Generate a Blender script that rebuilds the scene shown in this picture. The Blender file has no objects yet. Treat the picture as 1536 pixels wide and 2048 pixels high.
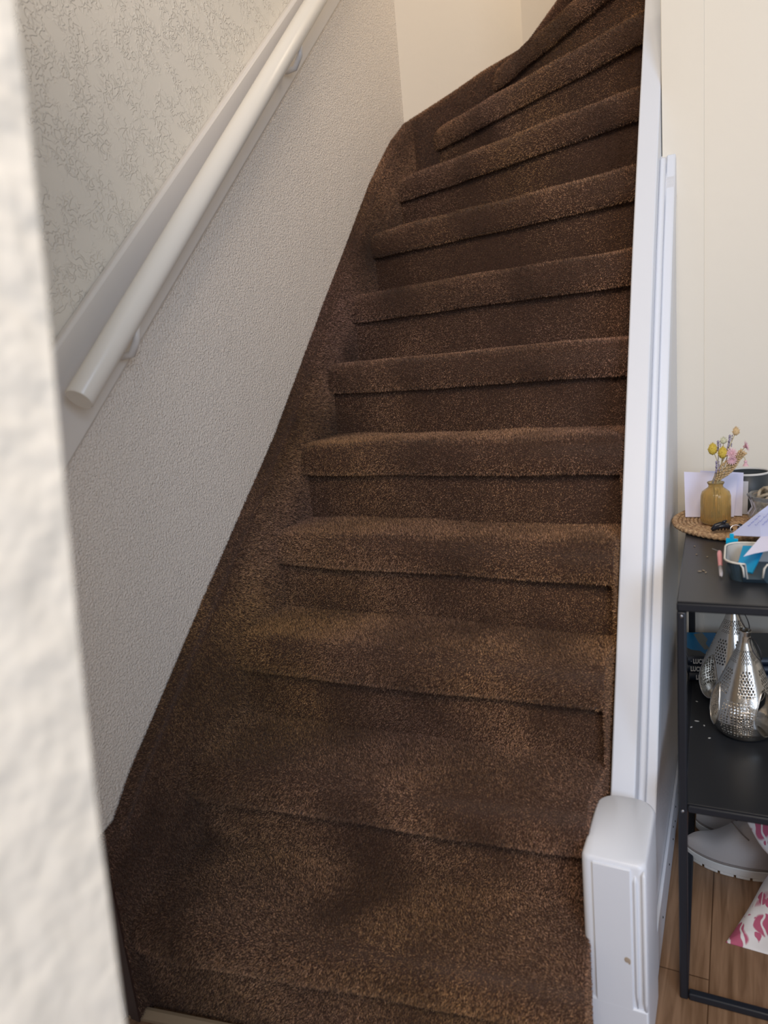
import bpy, bmesh, math, random
import numpy as np
from mathutils import Vector, Matrix
PI = math.pi
S = bpy.context.scene
COL = S.collection
random.seed(7)

# ------------------------------------------------------------------ camera
yaw, pit, rol, FPX, H = -0.473128, -0.214766, 0.097950, 1415.77, 1.18
cy_, sy_ = math.cos(yaw), math.sin(yaw)
f = Vector((sy_*math.cos(pit), cy_*math.cos(pit), math.sin(pit)))
r = Vector((cy_, -sy_, 0)); d = f.cross(r)
r2 = r*math.cos(rol)+d*math.sin(rol); d2 = -r*math.sin(rol)+d*math.cos(rol)
cam = bpy.data.cameras.new('camera'); co = bpy.data.objects.new('camera', cam); COL.objects.link(co)
M = Matrix(((r2.x, -d2.x, -f.x), (r2.y, -d2.y, -f.y), (r2.z, -d2.z, -f.z))).to_4x4()
M.translation = (0, 0, H); co.matrix_world = M
cam.sensor_fit = 'VERTICAL'; cam.sensor_height = 36; cam.lens = FPX/2048*36
cam.clip_start = .01
cam.dof.use_dof = True; cam.dof.focus_distance = 1.75; cam.dof.aperture_fstop = 3.2
S.camera = co
S.view_settings.view_transform = 'Standard'; S.view_settings.look = 'None'
S.view_settings.gamma = 1; S.view_settings.use_curve_mapping = False
S.view_settings.exposure = 0.0

# ------------------------------------------------------------------ light
w = bpy.data.worlds.new('world'); S.world = w; w.use_nodes = True
w.node_tree.nodes['Background'].inputs[0].default_value = (1.0, .94, .88, 1)
w.node_tree.nodes['Background'].inputs[1].default_value = .34
def area(name, loc, tgt, sx, sy, power, col):
    l = bpy.data.lights.new(name, 'AREA'); l.shape = 'RECTANGLE'; l.size = sx; l.size_y = sy
    l.energy = power; l.color = col
    o = bpy.data.objects.new(name, l); COL.objects.link(o); o.location = loc
    o.rotation_euler = (Vector(tgt)-Vector(loc)).to_track_quat('-Z', 'Y').to_euler()
    return o
area('window_daylight', (1.5, -1.1, 1.75), (-.3, 1.3, .7), 1.2, 1.3, 40, (.60, .75, 1.0))
area('hall_daylight', (.1, -.6, 2.5), (-.7, 1.4, .9), .8, .6, 33, (1.0, .84, .69))
area('landing_daylight', (.7, 2.35, 3.5), (-.7, 2.1, 1.6), .7, .7, 15, (1.0, .82, .60))

# ------------------------------------------------------------------ materials
def mat(name, base, rough=.6, metal=0, bump=None, var=None, spec=.5, sheen=0, coat=0, trans=0, ior=1.45):
    """bump=(scale, strength, dist, kind); var=(scale, colour2, amount)"""
    m = bpy.data.materials.new(name); m.use_nodes = True
    nt = m.node_tree; n = nt.nodes; L = nt.links; p = n['Principled BSDF']
    p.inputs['Base Color'].default_value = (*base, 1); p.inputs['Roughness'].default_value = rough
    p.inputs['Metallic'].default_value = metal; p.inputs['Specular IOR Level'].default_value = spec
    p.inputs['Sheen Weight'].default_value = sheen; p.inputs['Coat Weight'].default_value = coat
    p.inputs['Transmission Weight'].default_value = trans; p.inputs['IOR'].default_value = ior
    tc = n.new('ShaderNodeTexCoord')
    if var:
        nz = n.new('ShaderNodeTexNoise'); nz.inputs['Scale'].default_value = var[0]; nz.inputs['Detail'].default_value = 4
        L.new(tc.outputs['Object'], nz.inputs['Vector'])
        cr = n.new('ShaderNodeValToRGB'); cr.color_ramp.elements[0].position = .38; cr.color_ramp.elements[1].position = .62
        cr.color_ramp.elements[0].color = (*base, 1)
        cr.color_ramp.elements[1].color = (*[b+(c-b)*var[2] for b, c in zip(base, var[1])], 1)
        L.new(nz.outputs['Fac'], cr.inputs[0]); L.new(cr.outputs[0], p.inputs['Base Color'])
    if bump:
        if bump[3] == 'noise':
            t = n.new('ShaderNodeTexNoise'); t.inputs['Detail'].default_value = 2; o = t.outputs['Fac']
        elif bump[3] == 'vor':
            t = n.new('ShaderNodeTexVoronoi'); t.feature = 'SMOOTH_F1'; o = t.outputs['Distance']
        t.inputs['Scale'].default_value = bump[0]
        L.new(tc.outputs['Object'], t.inputs['Vector'])
        b = n.new('ShaderNodeBump'); b.inputs['Strength'].default_value = bump[1]; b.inputs['Distance'].default_value = bump[2]
        L.new(o, b.inputs['Height']); L.new(b.outputs[0], p.inputs['Normal'])
    return m

def plaster_fine():
    m = mat('wall_fine_paint', (.84, .76, .67), .45)
    nt = m.node_tree; n = nt.nodes; L = nt.links; p = n['Principled BSDF']
    tc = n.new('ShaderNodeTexCoord')
    a = n.new('ShaderNodeTexNoise'); a.inputs['Scale'].default_value = 235; a.inputs['Detail'].default_value = 1.5; a.inputs['Distortion'].default_value = .6
    c = n.new('ShaderNodeTexNoise'); c.inputs['Scale'].default_value = 12; c.inputs['Detail'].default_value = 2
    L.new(tc.outputs['Object'], a.inputs[0]); L.new(tc.outputs['Object'], c.inputs[0])
    b = n.new('ShaderNodeBump'); b.inputs['Strength'].default_value = 1; b.inputs['Distance'].default_value = .0042
    L.new(a.outputs[0], b.inputs['Height'])
    b2 = n.new('ShaderNodeBump'); b2.inputs['Strength'].default_value = .3; b2.inputs['Distance'].default_value = .006
    L.new(c.outputs[0], b2.inputs['Height']); L.new(b.outputs[0], b2.inputs['Normal']); L.new(b2.outputs[0], p.inputs['Normal'])
    return m
def plaster_coarse():
    m = mat('wall_coarse_plaster', (.74, .69, .60), .42)
    nt = m.node_tree; n = nt.nodes; L = nt.links; p = n['Principled BSDF']
    tc = n.new('ShaderNodeTexCoord')
    nz = n.new('ShaderNodeTexNoise'); nz.inputs['Scale'].default_value = 80; nz.inputs['Detail'].default_value = 1; nz.inputs['Distortion'].default_value = .7
    L.new(tc.outputs['Object'], nz.inputs[0])
    # ridges where the noise passes its middle value
    s = n.new('ShaderNodeMath'); s.operation = 'SUBTRACT'; s.inputs[1].default_value = .5; L.new(nz.outputs[0], s.inputs[0])
    ab = n.new('ShaderNodeMath'); ab.operation = 'ABSOLUTE'; L.new(s.outputs[0], ab.inputs[0])
    mr = n.new('ShaderNodeMapRange'); mr.inputs[1].default_value = 0; mr.inputs[2].default_value = .075; mr.inputs[3].default_value = 1; mr.inputs[4].default_value = 0
    mr.interpolation_type = 'SMOOTHSTEP'
    L.new(ab.outputs[0], mr.inputs[0])
    nz2 = n.new('ShaderNodeTexNoise'); nz2.inputs['Scale'].default_value = 22; L.new(tc.outputs['Object'], nz2.inputs[0])
    mr2 = n.new('ShaderNodeMapRange'); mr2.inputs[1].default_value = .38; mr2.inputs[2].default_value = .56; L.new(nz2.outputs[0], mr2.inputs[0])
    mu = n.new('ShaderNodeMath'); mu.operation = 'MULTIPLY'; L.new(mr.outputs[0], mu.inputs[0]); L.new(mr2.outputs[0], mu.inputs[1])
    b = n.new('ShaderNodeBump'); b.inputs['Strength'].default_value = .8; b.inputs['Distance'].default_value = .0016
    L.new(mu.outputs[0], b.inputs['Height']); L.new(b.outputs[0], p.inputs['Normal'])
    return m
def wood_floor_mat():
    m = mat('oak_floor', (.25, .15, .085), .38)
    nt = m.node_tree; n = nt.nodes; L = nt.links; p = n['Principled BSDF']
    tc = n.new('ShaderNodeTexCoord'); mp = n.new('ShaderNodeMapping'); mp.inputs['Scale'].default_value = (26, 1.6, 1)
    L.new(tc.outputs['Object'], mp.inputs[0])
    nz = n.new('ShaderNodeTexNoise'); nz.inputs['Scale'].default_value = 3; nz.inputs['Detail'].default_value = 6; nz.inputs['Distortion'].default_value = .8
    L.new(mp.outputs[0], nz.inputs[0])
    cr = n.new('ShaderNodeValToRGB'); e = cr.color_ramp.elements
    e[0].position = .3; e[0].color = (.17, .095, .05, 1); e[1].position = .7; e[1].color = (.34, .21, .125, 1)
    L.new(nz.outputs[0], cr.inputs[0])
    br = n.new('ShaderNodeTexBrick'); br.inputs['Scale'].default_value = 1
    mp2 = n.new('ShaderNodeMapping'); mp2.inputs['Rotation'].default_value = (0, 0, PI/2); mp2.inputs['Location'].default_value = (.1, .036, 0)
    L.new(tc.outputs['Object'], mp2.inputs[0]); L.new(mp2.outputs[0], br.inputs[0])
    br.inputs['Brick Width'].default_value = 1.1; br.inputs['Row Height'].default_value = .145; br.inputs['Mortar Size'].default_value = .0012
    br.inputs['Color1'].default_value = (1, 1, 1, 1); br.inputs['Color2'].default_value = (.8, .78, .76, 1); br.inputs['Mortar'].default_value = (.3, .25, .2, 1)
    mx = n.new('ShaderNodeMix'); mx.data_type = 'RGBA'; mx.blend_type = 'MULTIPLY'; mx.inputs[0].default_value = 1
    L.new(cr.outputs[0], mx.inputs[6]); L.new(br.outputs['Color'], mx.inputs[7]); L.new(mx.outputs[2], p.inputs['Base Color'])
    return m
def carpet_mat():
    m = mat('brown_pile_carpet', (.1, .05, .03), .62, spec=.35, sheen=.25)
    nt = m.node_tree; n = nt.nodes; L = nt.links; p = n['Principled BSDF']
    p.inputs['Sheen Tint'].default_value = (.9, .72, .6, 1); p.inputs['Sheen Roughness'].default_value = .5
    tc = n.new('ShaderNodeTexCoord')
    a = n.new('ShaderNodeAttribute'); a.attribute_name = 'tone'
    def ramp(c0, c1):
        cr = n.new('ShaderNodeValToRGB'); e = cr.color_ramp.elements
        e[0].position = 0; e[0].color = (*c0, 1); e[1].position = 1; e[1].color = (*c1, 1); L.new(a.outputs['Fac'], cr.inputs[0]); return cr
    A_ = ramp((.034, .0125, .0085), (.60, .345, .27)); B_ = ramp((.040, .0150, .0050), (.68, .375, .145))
    h = n.new('ShaderNodeAttribute'); h.attribute_name = 'hue'
    mx = n.new('ShaderNodeMix'); mx.data_type = 'RGBA'; L.new(h.outputs['Fac'], mx.inputs[0]); L.new(A_.outputs[0], mx.inputs[6]); L.new(B_.outputs[0], mx.inputs[7])
    L.new(mx.outputs[2], p.inputs['Base Color'])
    return m
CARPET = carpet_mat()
FINE = plaster_fine(); COARSE = plaster_coarse()
SMOOTH = mat('smooth_wall_paint', (.77, .73, .64), .5, bump=(30, .12, .004, 'noise'))
NEARP = mat('thick_wall_plaster', (.88, .81, .69), .6, bump=(34, .45, .012, 'noise'))
STAIRW = mat('stairwell_paint', (.76, .68, .57), .55, bump=(40, .2, .004, 'noise'))
GLOSS = mat('white_gloss_paint', (.75, .79, .86), .32, bump=(60, .06, .002, 'noise'))  # white paint with the blue cast of daylight mixed into its base colour
BOARD = mat('cream_gloss_paint', (.74, .69, .63), .3, bump=(9, .08, .004, 'noise'))
RAIL = mat('rail_gloss_paint', (.86, .81, .72), .25)
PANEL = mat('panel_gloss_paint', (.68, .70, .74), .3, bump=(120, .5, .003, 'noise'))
FLOORM = wood_floor_mat()

# ------------------------------------------------------------------ helpers
def link(name, me, m, parent=None):
    o = bpy.data.objects.new(name, me); COL.objects.link(o)
    if m is not None:
        for q in (m if isinstance(m, (list, tuple)) else [m]): me.materials.append(q)
    if parent: o.parent = parent
    return o
def obj(name, bm, m, parent=None, smooth=False, bevel=0, seg=2):
    me = bpy.data.meshes.new(name); bmesh.ops.recalc_face_normals(bm, faces=bm.faces); bm.to_mesh(me); bm.free()
    if smooth:
        for p in me.polygons: p.use_smooth = True
    o = link(name, me, m, parent)
    if bevel:
        b = o.modifiers.new('bevel', 'BEVEL'); b.width = bevel; b.segments = seg; b.limit_method = 'ANGLE'; b.angle_limit = .6
        for p in me.polygons: p.use_smooth = True
        try: me.set_sharp_from_angle(angle=.7)
        except Exception: pass
    return o
def empty(name, loc, label, cat, group=None, rz=0):
    o = bpy.data.objects.new(name, None); COL.objects.link(o); o.location = loc; o.rotation_euler = (0, 0, rz)
    o.empty_display_size = .05
    return tag(o, label, cat, group)
def tag(o, label, cat, group=None):
    o['label'] = label; o['category'] = cat
    if group: o['group'] = group
    return o
def struct(o, label=None):
    o['kind'] = 'structure'
    if label: o['label'] = label
    return o
def BM(): return bmesh.new()
def box(bm, x0, x1, y0, y1, z0, z1):
    v = [bm.verts.new(p) for p in ((x0,y0,z0),(x1,y0,z0),(x1,y1,z0),(x0,y1,z0),(x0,y0,z1),(x1,y0,z1),(x1,y1,z1),(x0,y1,z1))]
    for q in ((0,3,2,1),(4,5,6,7),(0,1,5,4),(1,2,6,5),(2,3,7,6),(3,0,4,7)): bm.faces.new([v[i] for i in q])
    return v
def prism_x(bm, poly, x0, x1):
    """extrude a (y,z) polygon along x"""
    a = [bm.verts.new((x0, y, z)) for y, z in poly]; b = [bm.verts.new((x1, y, z)) for y, z in poly]
    bm.faces.new(a[::-1]); bm.faces.new(b)
    for i in range(len(poly)):
        j = (i+1) % len(poly); bm.faces.new((a[i], a[j], b[j], b[i]))
def prism_z(bm, poly, z0, z1):
    a = [bm.verts.new((x, y, z0)) for x, y in poly]; b = [bm.verts.new((x, y, z1)) for x, y in poly]
    bm.faces.new(a[::-1]); bm.faces.new(b)
    for i in range(len(poly)):
        j = (i+1) % len(poly); bm.faces.new((a[i], a[j], b[j], b[i]))
def strip_x(bm, top, bot, x0, x1):
    """a board along a (y,z) polyline pair, built as quads"""
    A = [[bm.verts.new((x, y, z)) for y, z in P] for x in (x0, x1) for P in (top, bot)]
    t0, b0, t1, b1 = A
    for i in range(len(top)-1):
        for q in ((t0[i],t0[i+1],t1[i+1],t1[i]), (b0[i],b1[i],b1[i+1],b0[i+1]), (t0[i],b0[i],b0[i+1],t0[i+1]), (t1[i],t1[i+1],b1[i+1],b1[i])): bm.faces.new(q)
    bm.faces.new((t0[0], t1[0], b1[0], b0[0])); bm.faces.new((t0[-1], b0[-1], b1[-1], t1[-1]))
def lathe(bm, prof, n=32, cx=0, cy=0, fr=None):
    R = []
    for rr, z in prof:
        R.append([bm.verts.new((cx+(rr*(fr(a, z) if fr else 1))*math.cos(a), cy+(rr*(fr(a, z) if fr else 1))*math.sin(a), z)) for a in [2*PI*i/n for i in range(n)]])
    for k in range(len(R)-1):
        for i in range(n):
            j = (i+1) % n; bm.faces.new((R[k][i], R[k][j], R[k+1][j], R[k+1][i]))
    return R
def tube(bm, pts, rad, n=8, cap=True):
    pts = [Vector(p) for p in pts]; R = []; up = None
    for i, p in enumerate(pts):
        t = (pts[min(i+1, len(pts)-1)]-pts[max(i-1, 0)]).normalized()
        if up is None: up = t.orthogonal().normalized()
        up = (up-t*up.dot(t)).normalized(); s = t.cross(up)
        rr = rad[i] if isinstance(rad, (list, tuple)) else rad
        R.append([bm.verts.new(p+(up*math.cos(a)+s*math.sin(a))*rr) for a in [2*PI*k/n for k in range(n)]])
    for k in range(len(R)-1):
        for i in range(n):
            j = (i+1) % n; bm.faces.new((R[k][i], R[k][j], R[k+1][j], R[k+1][i]))
    if cap:
        bm.faces.new(R[0][::-1]); bm.faces.new(R[-1])
def ellipsoid(bm, c, rx, ry, rz, u=12, v=8):
    ret = bmesh.ops.create_uvsphere(bm, u_segments=u, v_segments=v, radius=1)
    for q in ret['verts']: q.co = Vector((q.co.x*rx+c[0], q.co.y*ry+c[1], q.co.z*rz+c[2]))
    return ret['verts']
def grid_mesh(P):
    """P: rows x cols x 3 -> verts, quads"""
    P = np.asarray(P, float); a, b = P.shape[:2]
    V = P.reshape(-1, 3); i = np.arange(a-1)[:, None]*b+np.arange(b-1)[None]
    return V, np.stack([i, i+1, i+1+b, i+b], -1).reshape(-1, 4)

# carpet: base surface plus short blades of pile, all in one mesh per part
RNG = np.random.default_rng(3)
def field(p, k):
    x, y, z = p[:, 0], p[:, 1], p[:, 2]
    s = np.zeros(len(p))
    rs = np.random.default_rng(100+k)
    for i in range(9):
        fr = rs.uniform(5, 30); dv = rs.normal(size=3); dv /= np.linalg.norm(dv)
        s += np.sin(fr*(dv[0]*x+dv[1]*y+dv[2]*z)+rs.uniform(0, 6.28)+1.3*np.sin(9*x+7*z+k))/(1+fr/14)
    return s/3.0
def carpet(name, V, Q, parent, dens=3.0e5, length=.0050, wid=.00105, want=None):
    V = np.asarray(V, float); Q = np.asarray(Q, int)
    T = np.concatenate([Q[:, [0, 1, 2]], Q[:, [0, 2, 3]]])
    A, B, C = V[T[:, 0]], V[T[:, 1]], V[T[:, 2]]
    N = np.cross(B-A, C-A); ar = np.linalg.norm(N, axis=1)/2
    ok = ar > 1e-10; T, A, B, C, N, ar = T[ok], A[ok], B[ok], C[ok], N[ok], ar[ok]
    N = N/(2*ar)[:, None]
    n = int(ar.sum()*dens)
    ix = RNG.choice(len(ar), n, p=ar/ar.sum())
    u = RNG.random((n, 1)); v = RNG.random((n, 1)); fl = (u+v) > 1; u = np.where(fl, 1-u, u); v = np.where(fl, 1-v, v)
    P = A[ix]+(B-A)[ix]*u+(C-A)[ix]*v; nn = N[ix]
    lean = np.stack([field(P, 1), field(P, 2)-.35, field(P, 3)*.6-.25], 1)
    lean *= 1.3; lean += RNG.normal(size=(n, 3))*.50
    dr = nn*1.0+lean*.75; dr /= np.linalg.norm(dr, axis=1)[:, None]
    bad = (dr*nn).sum(1) < .25; dr[bad] = nn[bad]
    side = np.cross(dr, RNG.normal(size=(n, 3))); side /= np.linalg.norm(side, axis=1)[:, None]+1e-9
    Ls = length*RNG.uniform(.7, 1.25, (n, 1)); W = wid*RNG.uniform(.7, 1.3, (n, 1))
    P = P-nn*.001
    tv = np.stack([P-side*W/2, P+side*W/2, P+dr*Ls+side*W*.22, P+dr*Ls-side*W*.22], 1).reshape(-1, 3)
    nb = len(V); me = bpy.data.meshes.new(name)
    me.vertices.add(nb+len(tv)); me.vertices.foreach_set('co', np.concatenate([V, tv]).astype(np.float32).ravel())
    li = np.concatenate([Q.ravel(), nb+np.arange(len(tv))])
    npoly = len(Q)+n
    me.loops.add(len(li)); me.loops.foreach_set('vertex_index', li.astype(np.int32))
    me.polygons.add(npoly)
    me.polygons.foreach_set('loop_start', (np.arange(npoly)*4).astype(np.int32))
    me.polygons.foreach_set('use_smooth', np.concatenate([np.ones(len(Q), bool), np.zeros(n, bool)]))
    me.update(calc_edges=True)
    at = me.attributes.new('tone', 'FLOAT', 'POINT')
    pile_shade = np.clip(.5+.55*field(P, 4)+.35*field(P*2.3, 6), 0, 1)  # pile shading painted into the blade colour as soft light and dark areas
    tn = np.clip(RNG.random(n)**1.8*(.34+1.35*pile_shade), 0, 1)
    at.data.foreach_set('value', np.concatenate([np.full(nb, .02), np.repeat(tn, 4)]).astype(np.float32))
    hu = np.clip(.5+.6*field(P*.5, 5)+RNG.normal(size=n)*.12, 0, 1)
    ah = me.attributes.new('hue', 'FLOAT', 'POINT')
    ah.data.foreach_set('value', np.concatenate([np.full(nb, .5), np.repeat(hu, 4)]).astype(np.float32))
    return link(name, me, CARPET, parent)

# ------------------------------------------------------------------ geometry data
RISE = .19
def ztop(k): return RISE*k+.03
def zbot(k): return RISE*(k-1)+.145
NOSE = {1: ((-1.0, .75), (-.2, .882)), 2: ((-1, .955), (-.2, 1.04)), 3: ((-1, 1.160), (-.2, 1.192)), 4: ((-1, 1.355), (-.2, 1.335)),
        5: ((-1, 1.512), (-.2, 1.468)), 6: ((-1, 1.692), (-.2, 1.605)), 7: ((-1, 1.862), (-.2, 1.705)), 8: ((-1, 2.038), (-.2, 1.815)),
        9: ((-1, 2.265), (-.2, 1.905)), 10: ((-.955, 2.500), (-.2, 1.995)), 11: ((-.775, 2.668), (-.19, 2.06)),
        12: ((-.50, 2.765), (-.175, 2.10)), 13: ((-.22, 2.765), (-.160, 2.13))}
STR = [(.99, .05), (1.06, .16), (1.12, .25), (1.19, .368), (1.26, .52), (1.34, .69), (1.42, .862), (1.535, 1.105), (1.65, 1.345), (1.76, 1.55), (1.87, 1.745), (1.97, 1.922), (2.08, 2.12), (2.14, 2.25)]

# ------------------------------------------------------------------ setting
bm = BM(); box(bm, -1.15, 2.2, -1.6, 3.0, -.05, 0); struct(obj('floor', bm, FLOORM), 'brown oak plank floor')
# left wall: fine texture below the board line, coarse plaster above it
bm = BM()
yb = [(-1.6, -1.227), (.846, 1.15), (2.46, 2.67)]   # seam under the board
def seam(y): return 1.16+(y-.853)*.965
ys = [-1.6, 2.46]
zlo = max(0, seam(-1.6))
v = [bm.verts.new(p) for p in ((-1.035, -1.6, 0), (-1.035, -.35, 0), (-1.035, 2.46, 0), (-1.035, 2.46, seam(2.46)), (-1.035, 2.46, 3.6), (-1.035, -1.6, 3.6))]
f1 = bm.faces.new((v[1], v[2], v[3])); f2 = bm.faces.new((v[0], v[1], v[3], v[4], v[5])); f2.material_index = 1
w_ = obj('wall_left', bm, [FINE, COARSE])
sd = w_.modifiers.new('thick', 'SOLIDIFY'); sd.thickness = .08; sd.offset = 0
w_.location.x = -.04
struct(w_, 'left stairwell wall, fine texture below the board and rough plaster above')
def wallpoly(name, poly, z0, z1, m, label):
    bm = BM(); prism_z(bm, poly, z0, z1); return struct(obj(name, bm, m), label)
wallpoly('wall_corner', [(-1.035, 2.46), (-.697, 2.80), (-.697, 2.9), (-1.16, 2.9), (-1.16, 2.46)], 0, 3.6, STAIRW, 'angled corner wall of the stairwell')
wallpoly('wall_back', [(-.697, 2.80), (1.2, 2.80), (1.2, 2.9), (-.697, 2.9)], 0, 3.6, STAIRW, 'back wall at the turn of the stairs')
wallpoly('wall_right', [(-.1565, 1.85), (2.2, 1.85), (2.2, 1.95), (-.1565, 1.95)], 0, 3.6, SMOOTH, 'cream painted wall behind the shelf')
# partition end close to the camera (blurred in the photograph)
bm = BM()
n = 24; A = [];
for i in range(n+1):
    z = 2.1*i/n
    # far edge of the partition's end leans a little, as the photograph shows
    t = max(-.9, min(.5, z-H))
    fx = -.300; fy = .2515+.098*t+.0025*math.sin(z*11)
    A.append([bm.verts.new(p) for p in ((fx-.012, fy+.004, z), (fx, fy-.006, z), (fx, fy-.020, z), (fx, fy-.11, z), (-1.035, fy-.11, z), (-1.035, fy+.004, z))])
for i in range(n):
    for k in range(6):
        j = (k+1) % 6; bm.faces.new((A[i][k], A[i][j], A[i+1][j], A[i+1][k]))
bm.faces.new(A[0]); bm.faces.new(A[-1][::-1])
struct(obj('wall_near', bm, NEARP, smooth=False), 'rough white plastered wall end close to the camera')
# trim board on the right wall beside the stair string
bm = BM(); box(bm, -.1565, -.070, 1.845, 1.85, .0, 3.6); struct(obj('trim_1', bm, SMOOTH, bevel=.0015), 'flat painted board beside the stairs')
# floor bead under the first riser
bm = BM(); P0 = Vector((-1.03, .755, 0)); P1 = Vector((-.215, .895, 0)); dd = (P1-P0).normalized(); nn = Vector((dd.y, -dd.x, 0))
a = [P0, P0+nn*.018, P0+nn*.018+Vector((0, 0, .006)), P0+nn*.006+Vector((0, 0, .014)), P0+Vector((0, 0, .014))]
va = [bm.verts.new(p) for p in a]; vb = [bm.verts.new(p+(P1-P0)) for p in a]
bm.faces.new(va); bm.faces.new(vb[::-1])
for i in range(5): j = (i+1) % 5; bm.faces.new((va[i], vb[i], vb[j], va[j]))
struct(obj('trim_2', bm, mat('oak_bead', (.36, .26, .16), .45)), 'thin wooden bead along the foot of the stairs')

# ------------------------------------------------------------------ staircase
stairs = empty('staircase', (0, 0, 0), 'steep winding staircase covered in dark brown pile carpet, white string on its right', 'staircase')
NU = 46
def smooth01(t): t = min(1, max(0, t)); return t*t*(3-2*t)
def step(k):
    L, R = [Vector((*q, 0)) for q in NOSE[k]]
    if k+1 in NOSE: L2, R2 = [Vector((*q, 0)) for q in NOSE[k+1]]
    else: L2, R2 = Vector((.0, 2.76, 0)), Vector((-.14, 2.14, 0))
    # run the noses on under the string and into the skirting
    def ext(a, b, e0, e1):
        dv = (b-a).normalized(); return a-dv*e0, b+dv*e1
    e1 = -.0075 if k < 11 else -.012
    e1n = e1 if k > 1 else -.015
    if k <= 2: e1 = .004 if k == 1 else -.015
    e0 = .012 if k < 9 else .0
    L, R = ext(L, R, e0, e1)
    L2, R2 = ext(L2, R2, e0 if k < 8 else 0, e1n)
    dv = (R-L).normalized(); inn = Vector((-dv.y, dv.x, 0))
    dv2 = (R2-L2).normalized(); inn2 = Vector((-dv2.y, dv2.x, 0))
    zb, zt = zbot(k), ztop(k)
    rec = .024
    prof = [(rec, zb+.006), (.010, zb+.001), (.002, zb), (-.002, zb+.008), (-.003, zb+.022), (-.001, zb+.040), (.004, zt-.020), (.013, zt-.008), (.026, zt-.001), (.042, zt+.001)]
    rows = []
    def wob(u, s): return .0022*math.sin(u*9+k*2.1+s)+.0014*math.sin(u*23+k+s*2)
    for dI, z in prof:
        row = []
        for i in range(NU+1):
            u = i/NU; pl = math.exp(-u/.035)
            p = L.lerp(R, u)+inn*(dI+.006*pl*(1 if dI < .03 else .3)+wob(u, 0))
            row.append((p.x, p.y, z+wob(u, 1)*.7*(1 if z > zb+.03 else .5)+(.006*pl if z < zb+.03 else -.004*pl)))
        rows.append(row)
    last = rows[-1]
    for t in (.33, .66, 1.0):
        row = []
        for i in range(NU+1):
            u = i/NU; p2 = L2.lerp(R2, u)+inn2*(rec+.006)
            a = Vector(last[i]); b = Vector((p2.x, p2.y, zt-.001+wob(u, 3)))
            row.append(tuple(a.lerp(b, t)))
        rows.append(row)
    V, Q = grid_mesh(rows)
    endp = [r_[-1] for r_ in rows]      # closed right-hand end of the step
    V2, Q2 = grid_mesh([[(x, y, max(0, zt-.24)) for x, y, z in endp], endp])
    V = np.concatenate([V, V2]); Q = np.concatenate([Q, Q2+len(V)-len(V2)])
    D = 5.2e5 if k < 5 else (4.2e5 if k < 8 else 3.0e5)
    if k > 11: D = 4e4
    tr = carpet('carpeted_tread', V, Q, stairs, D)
    # riser below the nose
    z0 = 0 if k == 1 else ztop(k-1)-.01
    rows = []
    for t in np.linspace(0, 1, 7):
        row = []
        for i in range(NU+1):
            u = i/NU; p = L.lerp(R, u)+inn*(rec+.003*math.sin(t*3+u*7+k)*.6)
            row.append((p.x, p.y, z0+(zb+.008-z0)*t))
        rows.append(row)
    V, Q = grid_mesh(rows)
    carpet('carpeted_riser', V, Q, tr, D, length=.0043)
for k in NOSE: step(k)

# carpeted skirting (wall string) on the left, round the angled corner
EDGE = [(.60, 0.25), (.70, .33), (.767, .412), (.82, .475), (1.075, .712), (1.418, 1.022), (1.728, 1.345), (2.073, 1.694), (2.25, 1.845), (2.375, 1.915)]
EDGE = [(y*1.035, 1.18+(z-1.18)*1.035) for y, z in EDGE]
path = [((-1.0, y), (-1.034, y), z) for y, z in EDGE if y > .74]
path = [((-1.0, .742), (-1.034, .742), .372)]+path
path[-1] = ((-.999, 2.445), (-1.034, 2.459), 1.950)
def ch(t, z): return ((-.999+t*.98, 2.445+t*.98), (-1.034+t, 2.459+t), z)
path += [ch(.128, 2.046), ch(.214, 2.115), ch(.337, 2.20)]
path += [((-.45, 2.765), (-.45, 2.799), 2.42), ((-.1, 2.765), (-.1, 2.799), 2.72)]
# resample
pp = []
for a, b in zip(path[:-1], path[1:]):
    ln = math.hypot(a[0][0]-b[0][0], a[0][1]-b[0][1]); m_ = max(2, int(ln/.02))
    for i in range(m_):
        t = i/m_; pp.append(tuple(tuple(p+(q-p)*t for p, q in zip(a[s], b[s])) if s < 2 else a[2]+(b[2]-a[2])*t for s in range(3)))
pp.append(path[-1])
rows = [[], [], [], [], [], [], []]
for (ix, iy), (ox, oy), z in pp:
    zl = max(0, z-.46)
    rows[0].append((ix, iy, zl)); rows[1].append((ix, iy, zl+(z-zl)*.4)); rows[2].append((ix, iy, zl+(z-zl)*.75)); rows[3].append((ix, iy, z-.016))
    rows[4].append((ix+(ox-ix)*.12, iy+(oy-iy)*.12, z-.005)); rows[5].append((ix+(ox-ix)*.4, iy+(oy-iy)*.4, z)); rows[6].append((ox, oy, z+.002))
V, Q = grid_mesh(rows); 
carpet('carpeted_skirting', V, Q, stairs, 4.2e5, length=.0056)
bm = BM(); box(bm, -1.034, -1.001, .738, .744, 0, .37); obj('skirting_end', bm, CARPET, stairs)

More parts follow.
